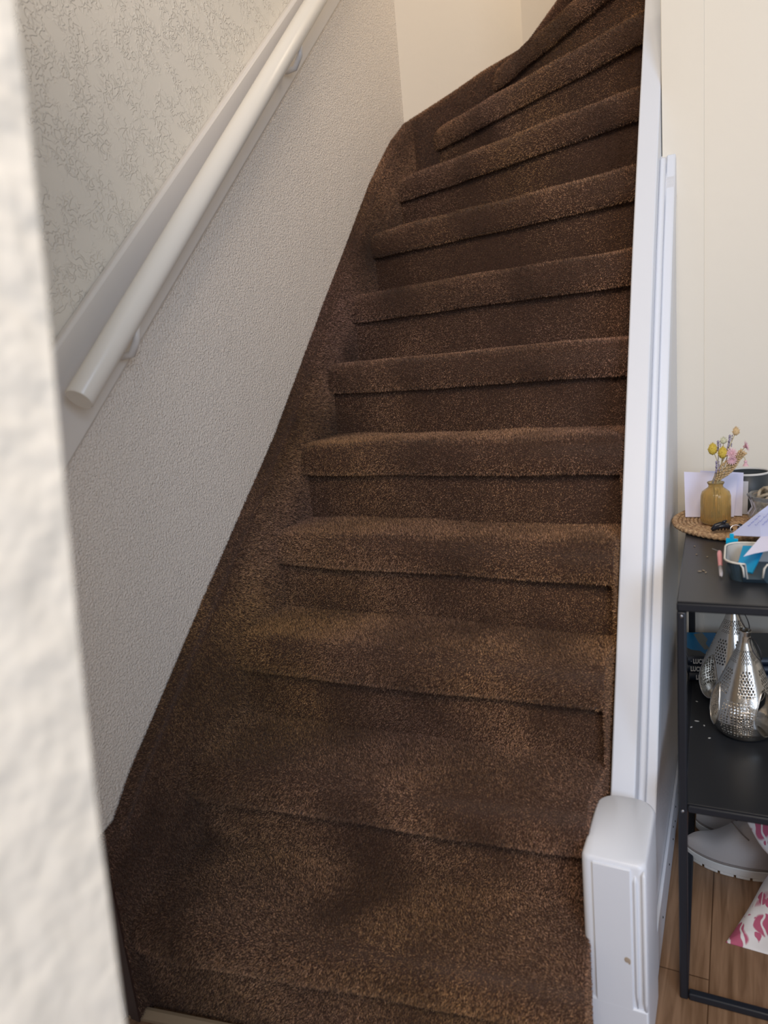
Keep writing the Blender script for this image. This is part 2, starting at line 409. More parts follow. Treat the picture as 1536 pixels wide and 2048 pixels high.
# white outer string: cap board, two mouldings and the panel under it
def off(P, dy, dz=0): return [(y+dy, z+dz) for y, z in P]
bm = BM(); strip_x(bm, STR, off(STR, .20, -.10), -.201, -.158)
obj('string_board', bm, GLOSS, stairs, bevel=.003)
S2 = [p for p in STR if .2 < p[1] < 1.62]
bm = BM(); strip_x(bm, off(S2, .048), off(S2, .16, -.06), -.158, -.146)
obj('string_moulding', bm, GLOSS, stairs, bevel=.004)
S3 = [(y, z) for y, z in STR if .2 < z < 1.5]+[(1.765, 1.558)]
bm = BM(); strip_x(bm, off(S3, .068), off(S3, .11, -.03), -.146, -.127)
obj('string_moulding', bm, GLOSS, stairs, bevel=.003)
bm = BM()
lower = off([p for p in STR if p[0] < 1.73], .078, -.006)
poly = [(.995, 0)]+[(y, z) for y, z in lower if z > .02 and y < 1.80]+[(1.80, 1.50), (1.848, 1.56), (1.848, 0)]
prism_x(bm, poly, -.158, -.129); obj('side_panel', bm, PANEL, stairs)
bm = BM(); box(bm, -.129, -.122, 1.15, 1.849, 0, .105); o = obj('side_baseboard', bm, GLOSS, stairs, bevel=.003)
# specks of dirt on the white paint
SPK = mat('dark_speck', (.02, .02, .02), .8)
for px in ((-.1215, 1.27, .05), (-.1215, 1.42, .055), (-.1215, 1.52, .045), (-.1215, 1.53, .07), (-.1215, 1.58, .05), (-.1215, 1.6, .075), (-.1215, 1.68, .06)):
    bm = BM(); ellipsoid(bm, px, .0012, .0026, .0022, 8, 6); obj('dark_speck', bm, SPK, stairs)
# newel post with grooves near its corners
def roundrect(x0, x1, y0, y1, rf, rb, n=7):
    P = []
    for cx, cy, rr, a0 in ((x1-rf, y0+rf, rf, -90), (x1-rb, y1-rb, rb, 0), (x0+rb, y1-rb, rb, 90), (x0+rf, y0+rf, rf, 180)):
        for i in range(n+1):
            a = math.radians(a0+90*i/n); P.append((cx+rr*math.cos(a), cy+rr*math.sin(a)))
    return P
newel = None
bm = BM()
xs0, xs1, y0, y1 = -.217, -.118, .990, 1.166
def ring(ins, z, zback=None, rf=.013, rb=.034, groove=0):
    P = roundrect(xs0+ins, xs1-ins, y0+ins, y1-ins, rf, rb)
    if groove:
        Q = []
        for x, y in P:
            Q.append((x, y))
        P = Q
    out = []
    for x, y in P:
        zz = z if zback is None else z+(zback-z)*(y-y0)/(y1-y0)
        out.append(bm.verts.new((x, y, zz)))
    return out
rings = [ring(0, 0), ring(0, .105), ring(.0, .125), ring(.0, .135), ring(0, .372), ring(.0018, .3775, rf=.013), ring(.005, .380)]
for a, b in zip(rings[:-1], rings[1:]):
    for i in range(len(a)): j = (i+1) % len(a); bm.faces.new((a[i], a[j], b[j], b[i]))
bm.faces.new(rings[-1]); bm.faces.new(rings[0][::-1])
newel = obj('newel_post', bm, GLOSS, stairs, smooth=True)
newel.data.set_sharp_from_angle(angle=.9)
# raised face boards leave the corner grooves
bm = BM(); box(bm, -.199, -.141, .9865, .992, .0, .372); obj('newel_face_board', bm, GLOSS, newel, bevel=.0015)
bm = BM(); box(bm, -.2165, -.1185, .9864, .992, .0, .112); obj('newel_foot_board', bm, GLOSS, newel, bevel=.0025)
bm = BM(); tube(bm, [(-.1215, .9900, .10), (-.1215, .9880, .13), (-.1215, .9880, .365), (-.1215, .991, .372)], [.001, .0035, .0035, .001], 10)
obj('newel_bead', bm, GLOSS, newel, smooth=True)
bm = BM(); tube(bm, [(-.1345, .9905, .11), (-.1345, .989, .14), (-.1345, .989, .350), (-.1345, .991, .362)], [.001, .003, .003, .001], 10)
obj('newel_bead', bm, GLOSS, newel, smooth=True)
bm = BM(); ellipsoid(bm, (-.149, .9863, .205), .0045, .0006, .0055, 10, 6); ellipsoid(bm, (-.1455, .9863, .203), .002, .0006, .006, 8, 6)
obj('paint_chip', bm, mat('bare_wood', (.42, .34, .26), .7), newel)

# ------------------------------------------------------------------ handrail on the left wall
rail = empty('handrail', (-1.0, .84, 1.17), 'round cream handrail on a painted backing board fixed to the left wall', 'handrail')
def rp(o): o.location = o.location-Vector(rail.location); return o
bm = BM()
bl = [(.62, .852), (.846, 1.063), (2.038, 2.179), (2.42, 2.535)]; bt = [(.62, 1.022), (.86, 1.257), (1.769, 2.084+.0), (2.42, 2.70)]
bl = [(y*1.0, z) for y, z in bl]
def ln(P, y):
    (a, b), (c, e) = P[1], P[2]; return b+(y-a)*(e-b)/(c-a)
ysb = [.55, 1.2, 1.9, 2.45]
strip_x(bm, [(y, ln(bt, y)) for y in ysb], [(y, ln(bl, y)) for y in ysb], -1.036, -1.016)
rp(obj('backing_board', bm, BOARD, rail, bevel=.006, seg=3))
bm = BM()
A_ = Vector((-.955, .825, 1.160)); B_ = Vector((-.955, 1.768, 2.065)); dv = (B_-A_); E_ = A_+dv*1.75
tube(bm, [A_, A_+dv*.002, A_+dv*.9, E_], [.0215, .0235, .0235, .0235], 28)
o = rp(obj('rail', bm, RAIL, rail, smooth=True)); o.data.set_sharp_from_angle(angle=.8)
for t in (.155, .885, 1.6):
    c = A_+dv*t
    bm = BM()
    tube(bm, [(-1.018, c.y+.006, c.z-.066), (-1.000, c.y+.006, c.z-.074), (-.978, c.y+.008, c.z-.072), (-.960, c.y+.006, c.z-.050), (-.955, c.y+.004, c.z-.020)], [.010, .0075, .007, .007, .009], 10)
    b = rp(obj('bracket', bm, BOARD, rail, smooth=True))
    for s in (-.028, .028):
        bm = BM(); ellipsoid(bm, (-1.015, c.y-.005+s*.7, c.z-.064+s*.7), .004, .009, .009, 12, 8)
        rp(obj('screw_cover', bm, BOARD, rail, smooth=True))

# ------------------------------------------------------------------ black metal shelf
BLK = mat('black_powder_metal', (.012, .015, .022), .42, spec=.5, bump=(400, .05, .0005, 'noise'))
BLKTOP = mat('black_sheet_metal', (.018, .020, .024), .36, spec=.6, bump=(300, .05, .0005, 'noise'))
SH = Vector((-.083, 1.142, 0)); RZ = math.radians(1.6)
shelf = empty('metal_shelf', SH, 'open black metal shelf unit standing against the cream wall right of the stairs', 'shelf', None, RZ)
SW, SD, T = .78, .62, .0145
for x in (0, SW-T):
    for y in (0, SD-T):
        bm = BM(); box(bm, x, x+T, y, y+T, 0, .742); obj('leg', bm, BLK, shelf, bevel=.003)
for z0, z1, nm in ((.742, .757, 'top_frame'), (.383, .397, 'middle_frame'), (0.0, .0145, 'bottom_frame')):
    bm = BM(); a = .0005
    box(bm, T+a, SW-T-a, 0, T, z0, z1); box(bm, T+a, SW-T-a, SD-T, SD, z0, z1)
    box(bm, 0, T, T+a, SD-T-a, z0, z1); box(bm, SW-T, SW, T+a, SD-T-a, z0, z1)
    if nm == 'top_frame':
        bm.free(); bm = BM(); box(bm, 0, SW, 0, T, z0, z1); box(bm, 0, SW, SD-T, SD, z0, z1); box(bm, 0, T, T, SD-T, z0, z1); box(bm, SW-T, SW, T, SD-T, z0, z1)
    obj(nm, bm, BLK, shelf, bevel=.003)
bm = BM(); box(bm, .001, SW-.001, .001, SD-.001, .757, .760); obj('top_panel', bm, BLKTOP, shelf, bevel=.001)
bm = BM(); box(bm, T*.8, SW-T*.8, .003, SD-.003, .397, .400); obj('middle_panel', bm, BLKTOP, shelf, bevel=.001)
STEEL = mat('steel_screw', (.4, .42, .46), .3, 1)
for z in (.735, .385):
    bm = BM(); ellipsoid(bm, (T/2, -.0005, z), .0028, .0014, .0028, 10, 6); obj('screw', bm, STEEL, shelf, smooth=True)
ZT = .760; ZM = .400
#OBJECTS
def setloc(o, loc, rz=0):
    o.location = loc; o.rotation_euler = (0, 0, rz); return o
# ------------------------------------------------------------------ woven round mat
STRAW = mat('woven_seagrass', (.40, .23, .12), .8, bump=(520, 1, .004, 'noise'), var=(150, (.74, .50, .28), 1))
mat_ = empty('woven_mat', (.0255, 1.64, ZT), 'round woven seagrass mat overhanging the left edge of the black shelf top', 'placemat')
MZ = ZT+.0122
def rope(rad0, rad1, turns, rr, z, n_per=64):
    """a braided coil: fat strands that swell and shrink along the way"""
    pts, rs = [], []
    n = int(turns*n_per)
    for i in range(n+1):
        t = i/n; a = 2*PI*turns*t; q = rad0+(rad1-rad0)*t
        pts.append((q*math.cos(a), q*math.sin(a), z+.0006*math.sin(a*9))); rs.append(rr*(.86+.16*math.sin(i*2.1)))
    return pts, rs
bm = BM(); p, q = rope(.004, .140, 17, .0048, .0055, 80); tube(bm, p, q, 6); obj('woven_coil', bm, STRAW, mat_, smooth=True)
bm = BM(); pts = []; rs = []
for i in range(260):
    a = 2*PI*i/259; pts.append((.1465*math.cos(a), .1465*math.sin(a), .0065)); rs.append(.0056+.0012*math.sin(i*1.9))
tube(bm, pts, rs, 8); obj('plaited_rim', bm, STRAW, mat_, smooth=True)

# ------------------------------------------------------------------ amber vase
AMB = mat('amber_glass', (.86, .66, .30), .10, trans=.85, ior=1.3, bump=(260, .25, .001, 'noise'))
VX, VY = -.0385, 1.60
vase = empty('glass_vase', (VX, VY, MZ), 'small ribbed amber glass bottle vase holding dried flowers on the woven mat', 'vase')
bm = BM()
prof = [(.0, .001), (.028, .001), (.0320, .005), (.0325, .012), (.0325, .050), (.0322, .064), (.0295, .073), (.022, .079), (.0165, .083), (.0158, .088), (.0188, .093), (.0185, .0945), (.0145, .091), (.0135, .083), (.020, .0765), (.0275, .070), (.030, .062), (.0302, .012), (.028, .006), (0, .005)]
prof = [(a*.89, b*.93) for a, b in prof]; lathe(bm, prof[1:-1], 144, fr=lambda a, z: 1+(.012*math.cos(36*a)*(1+.5*math.sin(z*2300)) if z < .07 else 0))
for zz in (.001*.93, .006*.93):
    vs = [v for v in bm.verts if abs(v.co.z-zz) < 1e-6 and math.hypot(v.co.x, v.co.y) < .031]
    vs.sort(key=lambda v: math.atan2(v.co.y, v.co.x)); bm.faces.new(vs)
obj('bottle', bm, AMB, vase, smooth=True)

# ------------------------------------------------------------------ dried flowers
STEM = mat('dry_stem', (.42, .36, .20), .8); STEMP = mat('grey_stem', (.26, .24, .26), .8)
YEL = mat('dried_yellow', (.62, .46, .07), .75, bump=(500, 1, .002, 'noise')); LAV = mat('dried_lavender', (.30, .26, .36), .85)
PINK = mat('dried_pink', (.66, .42, .47), .8); TAN = mat('dried_tan', (.60, .44, .24), .85); PGREEN = mat('dried_pale_green', (.58, .58, .42), .8)
NECK = Vector((VX, VY, MZ+.004))
def stem_pts(tip, i, bend=.004):
    b = NECK+Vector((.010*math.cos(i*2.2), .010*math.sin(i*2.2), .004)); nk = Vector((VX+.008*math.cos(i*1.7), VY+.008*math.sin(i*1.7), MZ+.088)); t = Vector(tip)
    m = nk.lerp(t, .5)+Vector((bend, 0, .004))
    return [b, b.lerp(nk, .5), nk, m, t]
def flower(name, label, tip, i, mt, rad=.0008, bend=.004, pts=None):
    P = pts or stem_pts(tip, i, bend); base = P[0]
    root = empty(name, base, label, 'dried flower')
    bm = BM(); tube(bm, [p-base for p in P], rad, 6); obj('stem', bm, mt, root, smooth=True)
    return root, Vector(tip)-base
def billy(lbl, tip, i, ry, m=YEL, rx=.0085, rz=.0115):
    root, c = flower('yellow_flower' if m is YEL else 'seed_head', lbl, tip, i, STEM)
    bm = BM(); vs = ellipsoid(bm, (0, 0, 0), rx, rx*.8, rz, 20, 14)
    for v in vs:
        v.co *= 1+.10*math.sin(v.co.x*2100+v.co.z*900)*math.cos(v.co.z*1700); v.co += c
    for k in range(26):
        a = k*2.4; h = math.cos(k/25*PI*.75); s = math.sqrt(max(0, 1-h*h)); dr = Vector((rx*s*math.cos(a), rx*.8*s*math.sin(a), rz*h))
        n_ = dr.normalized(); sd_ = n_.orthogonal()*.0009
        p0 = c+dr*.97; vv = [bm.verts.new(q) for q in (p0-sd_, p0+sd_, p0+n_*.0032+Vector((0, 0, .0012)))]; bm.faces.new(vv)
    obj('bloom', bm, m, root, smooth=True)
billy('yellow dried flower head, the left one of the two in the amber vase', (-.0445, 1.60, .929), 0, 0)
billy('yellow dried flower head, the right one of the two in the amber vase', (-.0255, 1.592, .922), 1, 0)
billy('tan oval seed head, topmost in the vase bouquet', (-.0015, 1.60, .964), 2, 0, TAN, .0062, .0078)
billy('pale green bud behind the yellow heads in the vase', (-.0245, 1.612, .944), 3, 0, PGREEN, .006, .006)
def lavender(lbl, tip, i, n):
    root, c = flower('lavender_sprig', lbl, tip, i, STEMP); bm = BM()
    d_ = (Vector(stem_pts(tip, i)[4])-Vector(stem_pts(tip, i)[3])).normalized()
    for k in range(n*3):
        q = c-d_*(.0055*(k//3)); a = k*2.1
        g_ = .0020+.0013*((k*7)%5)/4; ellipsoid(bm, (q.x+g_*1.3*math.cos(a), q.y+g_*1.3*math.sin(a), q.z+.001*math.sin(k*3.3)), .0013+.0004*(k%3), .0014, .0022+.0004*(k%2), 8, 6)
    obj('florets', bm, LAV, root, smooth=True)
lavender('tall dark lavender sprig leaning right above the pink blooms', (-.0110, 1.605, .955), 4, 6)
lavender('short lavender sprig between the two yellow heads', (-.0330, 1.612, .943), 5, 4)
lavender('lavender sprig low on the left side of the vase bouquet', (-.0350, 1.585, .905), 6, 5)
def daisy(lbl, tip, i, ax, R_=.0145, pts=None, droop=0):
    root, c = flower('pink_flower', lbl, tip, i, STEM, pts=pts); bm = BM(); ax = Vector(ax).normalized(); u = ax.orthogonal().normalized(); w_ = ax.cross(u)
    for ringi, (k_, rr, lift) in enumerate(((14, 1, .25+droop), (10, .72, .6+droop), (6, .45, 1.1+droop))):
        for k in range(k_):
            a = 2*PI*k/k_+ringi*.3; dr = (u*math.cos(a)+w_*math.sin(a)); t = (dr+ax*lift).normalized(); s_ = ax.cross(dr)*.0014
            b0 = c+dr*.001; m0 = c+t*R_*rr*.6; e0 = c+t*R_*rr
            vv = [bm.verts.new(q) for q in (b0-s_*.4, b0+s_*.4, m0+s_, e0, m0-s_)]; bm.faces.new(vv)
    ellipsoid(bm, tuple(c-ax*.001), .0032, .0032, .003, 8, 6)
    obj('petals', bm, PINK, root)
daisy('pink papery flower at the far right tip of the bouquet', (.0155, 1.60, .933), 7, (.9, -.2, .35))
daisy('pink papery flower in the middle of the bouquet', (-.0095, 1.592, .921), 8, (.1, -.8, .5), .0135)
daisy('pink papery flower just below the middle bloom, by the braided grass', (-.0085, 1.586, .908), 9, (.1, -.9, -.1), .0115)
P_ = [NECK+Vector((.004, .004, .004)), NECK+Vector((.004, .003, .085)), Vector((-.010, 1.595, .895)), Vector((.006, 1.592, .914)), Vector((.0145, 1.590, .912)), Vector((.0165, 1.588, .904))]
daisy('small pink flower drooping over the rim of the dark pot', (.0165, 1.588, .903), 10, (0, 0, -1), .0115, pts=P_, droop=1.1)
# braided grass cone
b0 = NECK+Vector((0, 0, .09)); root = empty('braided_grass', NECK, 'tan braided grass spike spreading upwards behind the yellow flower heads', 'dried flower')
bm = BM()
g0 = Vector((0, 0, .090)); g1 = Vector((.050, -.004, .146)); gd = (g1-g0).normalized(); gu = gd.orthogonal().normalized(); gv = gd.cross(gu)
tube(bm, [g0-Vector((0, 0, .012)), g0, g0.lerp(g1, .5), g1], [.0016, .0025, .003, .0012], 6)
for r_ in range(17):
    t = r_/16; c = g0.lerp(g1, t); wr = .0015+.0095*math.sin(min(1, .12+t*1.15)*PI*.85)
    for q in range(9):
        a = 2*PI*q/9+r_*.35; dr = gu*math.cos(a)+gv*math.sin(a); ct = c+dr*wr; vs = ellipsoid(bm, (0, 0, 0), .0016, .0016, .0040, 6, 5)
        rot = (gd+dr*.75).normalized().to_track_quat('Z', 'Y').to_matrix()
        for v in vs: v.co = rot @ v.co + ct
obj('grass_spike', bm, TAN, root, smooth=True)
bm = BM(); tube(bm, [(.0, .0, .004), (.001, 0, .03), (.0, 0, .055)], .0022, 8); obj('stem', bm, TAN, root, smooth=True)

# ------------------------------------------------------------------ letters standing behind the vase
PAPER = mat('white_paper', (.70, .70, .88), .7, bump=(25, .2, .003, 'noise'))
def sheet(name, lbl, cat, P0, P1, P2, P3, th=.0008, bulge=.003, m=PAPER, nu=14, nv=10, grp=None):
    P0, P1, P2, P3 = map(Vector, (P0, P1, P2, P3)); bm = BM(); n_ = (P1-P0).cross(P3-P0).normalized(); G = [[], []]
    for s in (0, 1):
        for j in range(nv+1):
            row = []
            for i in range(nu+1):
                u, v = i/nu, j/nv; p = P0.lerp(P1, u).lerp(P3.lerp(P2, u), v)+n_*(bulge*math.sin(PI*u)*(.4+.6*v)+s*th)
                row.append(bm.verts.new(p-P0))
            G[s].append(row)
        for j in range(nv):
            for i in range(nu):
                q = (G[s][j][i], G[s][j][i+1], G[s][j+1][i+1], G[s][j+1][i]); bm.faces.new(q if s else q[::-1])
    a, b = G
    edge = [(0, i) for i in range(nu+1)]+[(j, nu) for j in range(1, nv+1)]+[(nv, i) for i in range(nu-1, -1, -1)]+[(j, 0) for j in range(nv-1, 0, -1)]
    for k in range(len(edge)):
        (j, i), (j2, i2) = edge[k], edge[(k+1) % len(edge)]; bm.faces.new((a[j][i], a[j2][i2], b[j2][i2], b[j][i]))
    o = obj(name, bm, m, smooth=True); o.location = P0
    o.data.set_sharp_from_angle(angle=.8)
    return tag(o, lbl, cat, grp)
sheet('folded_letter', 'white folded letter standing upright directly behind the amber vase', 'paper', (-.100, 1.648, MZ), (-.004, 1.655, MZ), (.003, 1.678, .862), (-.1035, 1.668, .870))
sheet('envelope', 'larger white envelope leaning behind the folded letter and vase', 'envelope', (-.070, 1.668, MZ), (.012, 1.664, MZ), (.014, 1.690, .862), (-.072, 1.692, .868))
sheet('greeting_card', 'small greyish card peeking out right of the standing letter', 'card', (.0, 1.684, MZ), (.0225, 1.680, MZ), (.0235, 1.694, .842), (.0, 1.698, .842), m=mat('grey_card', (.52, .52, .55), .6), bulge=.001)
# dark pot with pale rim
POT = mat('dark_glazed_pot', (.035, .043, .05), .45); POTR = mat('pale_pot_rim', (.62, .62, .60), .5)
pot = empty('plant_pot', (.0215, 1.745, ZT), 'dark round pot with a pale rim standing behind the letters', 'pot')
bm = BM(); R = lathe(bm, [(.034, .0005), (.038, .004), (.0445, .093), (.0415, .094), (.036, .012)], 48); bm.faces.new(R[0][::-1]); bm.faces.new(R[-1]); obj('pot_body', bm, POT, pot, smooth=True)
bm = BM(); lathe(bm, [(.0448, .092), (.0456, .0945), (.0438, .0965), (.0412, .0955), (.041, .092), (.0448, .092)], 48); obj('rim', bm, POTR, pot, smooth=True)
# glass jar with woven ball
GLS = mat('clear_glass', (.92, .94, .95), .06, trans=.9, ior=1.45)
jar = empty('glass_bowl', (.071, 1.600, MZ), 'clear ribbed glass bowl with a wavy edge at the right of the woven mat', 'bowl')
bm = BM()
R = lathe(bm, [(.030, .001), (.044, .004), (.049, .022), (.041, .036), (.045, .050), (.051, .062), (.049, .0625), (.043, .051), (.0385, .036), (.0465, .022), (.042, .007), (.028, .0045)], 90, fr=lambda a, z: 1+.035*math.cos(10*a))
bm.faces.new(R[0][::-1]); bm.faces.new(R[-1])
obj('bowl_wall', bm, GLS, jar, smooth=True)
WV = mat('grey_wicker', (.42, .36, .27), .85, bump=(300, 1, .002, 'noise'))
ball = empty('wicker_ball', (.071, 1.600, MZ+.048), 'greyish wicker ball resting in the clear glass bowl', 'decorative ball')
rb = .034; bm = BM()
for k in range(9):
    ax = Vector((math.sin(k*1.9), math.cos(k*2.7), math.sin(k*.8+1)*1.6)).normalized(); u = ax.orthogonal().normalized(); w_ = ax.cross(u); rr = rb-.0008*k*.3
    pts = [(u*math.cos(2*PI*i/40)+w_*math.sin(2*PI*i/40))*rr for i in range(41)]
    tube(bm, pts, .0032, 6)
for v in bm.verts: v.co.z += 0
obj('wicker_strands', bm, WV, ball, smooth=True)

# ------------------------------------------------------------------ small things on the mat
BLKP = mat('black_plastic', (.012, .013, .02), .25)
clip = empty('hair_claw', (-.026, 1.530, MZ+.0005), 'black hair claw clip lying on the mat in front of the vase', 'hair clip', None, .25)
for sgn in (-1, 1):
    bm = BM()
    tube(bm, [(-.018, sgn*.004, .003), (-.010, sgn*.007, .010), (.0, sgn*.008, .013), (.012, sgn*.006, .010), (.020, sgn*.003, .003)], [.002, .0045, .005, .0045, .002], 10)
    for k in range(5): tube(bm, [(-.012+k*.006, sgn*.007, .008), (-.012+k*.006, sgn*.001, .0035), (-.012+k*.006, -sgn*.002, .0025)], [.0016, .0013, .0008], 6)
    obj('claw', bm, BLKP, clip, smooth=True)
bm = BM(); tube(bm, [(.004, 0, .013), (.004, 0, .019), (.010, 0, .022)], [.003, .004, .002], 8); obj('spring_grip', bm, BLKP, clip, smooth=True)
SILV = mat('bright_steel', (.75, .75, .76), .2, 1); REDP = mat('red_plastic', (.65, .05, .06), .4)
keys = empty('key_ring', (.001, 1.512, MZ+.0006), 'steel key ring with a red tag beside the black hair claw', 'keys', None, .2)
bm = BM(); tube(bm, [(.010*math.cos(2*PI*i/24), .004+.003*math.sin(2*PI*i/24), .008+.008*math.sin(2*PI*i/24)) for i in range(25)], .001, 8); obj('ring', bm, SILV, keys, smooth=True)
bm = BM(); box(bm, -.002, .009, -.010, .004, .001, .005); obj('tag', bm, REDP, keys, bevel=.0015)
bm = BM(); prism_z(bm, [(-.014, -.012), (-.008, -.014), (-.003, -.004), (.0, .004), (-.003, .006), (-.008, -.002), (-.013, -.006)], .001, .003); obj('key', bm, SILV, keys, bevel=.0004)
bm = BM(); tube(bm, [(.006, .012, .002), (.010, .020, .007), (.013, .024, .012)], [.003, .0045, .004], 10); obj('key_fob', bm, BLKP, keys, smooth=True)

# ------------------------------------------------------------------ organiser dish in front, comb, pen, note
DISH = mat('slate_blue_glaze', (.045, .075, .10), .3); CREAM = mat('cream_rim', (.72, .70, .64), .4); DIN = mat('grey_inner_glaze', (.50, .50, .48), .5)
CX, CY = .055, 1.300
dish = empty('desk_tray', (CX, CY, ZT), 'slate blue open tray with cream rim on the front of the shelf top', 'tray')
path = []
x0, x1, y0_, y1_ = -.0165, .150, 1.242, 1.372; rr = .030
for cx, cy, a0 in ((x0+rr, y0_+rr, 270), (x0+rr, y1_-rr, 180), (x1-rr, y1_-rr, 90), (x1-rr, y0_+rr, 0)):
    for i in range(9):
        a = math.radians(a0-90*i/8); path.append((cx+rr*math.cos(a)-CX, cy+rr*math.sin(a)-CY))
path.append((.046-CX, y0_-CY)); path.insert(0, (.007-CX, y0_-CY))
path = [(.003-CX-0, y0_-CY+.0)] + path[1:] if False else path
zr = .034
def zof(i): return zr
bm = BM(); rows = []
for (x, y) in path:
    l = math.hypot(x, y)+1e-6; nx, ny = x/l*.0035, y/l*.0035
    rows.append([bm.verts.new(p) for p in ((x*.9, y*.86, .0005), (x, y, zr), (x-nx, y-ny, zr), (x*.9-nx, y*.86-ny, .004))])
for i in range(len(rows)-1):
    for k in range(3): bm.faces.new((rows[i][k], rows[i+1][k], rows[i+1][k+1], rows[i][k+1])).material_index = 1 if k == 2 else 0
for e_ in (rows[0], rows[-1]): bm.faces.new(e_)
a = bm.verts.new((-.048*.9, (y0_-CY)*.86, .0005))
# low front lip in the cut-out and floor of the tray
l0, l1 = rows[0], rows[-1]
lo = [bm.verts.new((v.co.x+s*.004, v.co.y, .009)) for v, s in ((l0[1], 1), (l1[1], -1))]
bm.faces.new((l0[0], l0[1], lo[0], lo[1], l1[1], l1[0]))
bm.faces.new([q[0] for q in rows]); bm.faces.new([q[3] for q in rows][::-1]); bm.verts.remove(a)
obj('tray_body', bm, [DISH, DIN], dish, smooth=False)
bm = BM()
pth = [(path[0][0]+.006, path[0][1], .012), (path[0][0]+.004, path[0][1], .028)]+[(x, y, zr+.0005) for x, y in path]+[(path[-1][0]-.004, path[-1][1], .028), (path[-1][0]-.006, path[-1][1], .012)]
tube(bm, pth, .0017, 8); obj('rim', bm, CREAM, dish, smooth=True)
BLUP = mat('cyan_plastic', (.0, .42, .72), .35)
jig = empty('plastic_clip', (-.006, 1.384, ZT+.0005), 'cyan plastic clip with a knob standing behind the open tray', 'clip', None, -.2)
bm = BM(); prism_x(bm, [(-.001, 0), (.001, 0), (.001, .038), (-.001, .038)], -.010, .010)
obj('clip_body', bm, BLUP, jig, bevel=.0005)
bm = BM(); prism_x(bm, [(-.001, .038), (.001, .038), (.001, .047), (-.001, .047)], -.004, .003); obj('clip_knob', bm, BLUP, jig, bevel=.0008)
o = sheet('cyan_notebook', 'cyan blue booklet lying inside the open tray', 'booklet', (.002, 1.290, ZT+.007), (.026, 1.276, ZT+.007), (.046, 1.345, ZT+.032), (.012, 1.352, ZT+.032), th=.003, bulge=.001, m=mat('cyan_paper', (.0, .28, .55), .5))
pen = empty('pink_pen', (-.0215, 1.296, ZT), 'pink pen with a clear end leaning against the left side of the tray', 'pen')
PKP = mat('pink_plastic', (.72, .33, .36), .4); a = Vector((.000, -.03, .004)); b = Vector((-.004, .03, .030))
bm = BM(); tube(bm, [a.lerp(b, .38), a.lerp(b, .9), b], [.0035, .0042, .003], 12); obj('barrel', bm, PKP, pen, smooth=True)
bm = BM(); tube(bm, [a, a.lerp(b, .1), a.lerp(b, .38)], [.002, .0032, .0035], 12); obj('cap', bm, mat('clear_plastic', (.7, .66, .68), .2, trans=.5), pen, smooth=True)
bm = BM(); tube(bm, [b, b+Vector((-.012, .006, .003))], .0006, 6); obj('clip', bm, SILV, pen)
# the handwritten note: an upper flap and a lower flap meeting in a crease
note = empty('handwritten_note', (.04, 1.37, .806), 'white handwritten note folded across the tray and woven mat', 'note')
NZ = Vector((.04, 1.37, .806))
def poly_sheet(nm, pts, m, th=.0006):
    bm = BM(); A_ = [bm.verts.new(Vector(p)-NZ) for p in pts]; B2 = [bm.verts.new(Vector(p)-NZ+Vector((0, 0, th))) for p in pts]
    bm.faces.new(A_[::-1]); bm.faces.new(B2)
    for i in range(len(pts)): j = (i+1) % len(pts); bm.faces.new((A_[i], A_[j], B2[j], B2[i]))
    bmesh.ops.triangulate(bm, faces=[f_ for f_ in bm.faces if len(f_.verts) > 4]); return obj(nm, bm, m, note)
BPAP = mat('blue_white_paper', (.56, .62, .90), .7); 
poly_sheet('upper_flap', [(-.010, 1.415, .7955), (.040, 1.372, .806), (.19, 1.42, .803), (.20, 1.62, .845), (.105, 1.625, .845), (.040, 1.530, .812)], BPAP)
poly_sheet('lower_flap', [(.040, 1.372, .806), (.012, 1.264, .8005), (.029, 1.285, .8005), (.050, 1.303, .8005), (.12, 1.33, .801), (.19, 1.42, .803)], PAPER)
INK = mat('blue_ink', (.10, .13, .45), .6)
for k in range(5):
    bm = BM(); pts = []
    P0 = Vector((.010+.016*k*.55, 1.432+.012*k*.0, 0)); 
    base = Vector((.020+.012*k, 1.425+.004*k, 0)); drr = Vector((.030, .075, 0))*(.9 if k % 2 else .7)
    for i in range(60):
        t = i/59; q = base+drr*t+Vector((.0022*math.sin(i*1.15+k)*(.6+.4*math.sin(i*.37+k)), .0010*math.cos(i*1.9), 0))
        # height of the upper flap under this point
        z = .806+(q.y-1.40)*.155-(.0 if q.x > .02 else (.02-q.x)*.1)
        pts.append(Vector((q.x, q.y, z+.0010))-NZ)
    tube(bm, pts, .00028, 4); obj('handwriting', bm, INK, note)
CR = mat('dry_crumb', (.30, .24, .17), .9); CRW = mat('pale_crumb', (.50, .50, .48), .9)
for k, (x, y) in enumerate([(-.047, 1.386), (-.066, 1.400), (-.072, 1.455), (-.056, 1.297), (-.046, 1.292), (-.050, 1.302)]):
    bm = BM(); ellipsoid(bm, (0, 0, .0012), .0035 if k > 2 else .002, .0014, .0011, 8, 5); o = obj('plant_crumb', bm, CR, smooth=True); setloc(o, (x, y, ZT), k*1.1)
    tag(o, 'tiny brown plant crumb on the bare front left of the shelf top', 'crumb', 'crumbs on the shelf top')
for k, (x, y) in enumerate([(-.067, 1.426), (-.076, 1.399), (-.053, 1.412), (-.071, 1.510), (-.042, 1.366)]):
    bm = BM(); ellipsoid(bm, (0, 0, .0010), .005 if k == 0 else .003, .0016, .0009, 8, 5); o = obj('pale_crumb', bm, CRW, smooth=True); setloc(o, (x, y, ZM), k*.9)
    tag(o, 'tiny pale crumb on the middle shelf in front of the books', 'crumb', 'crumbs on the middle shelf')

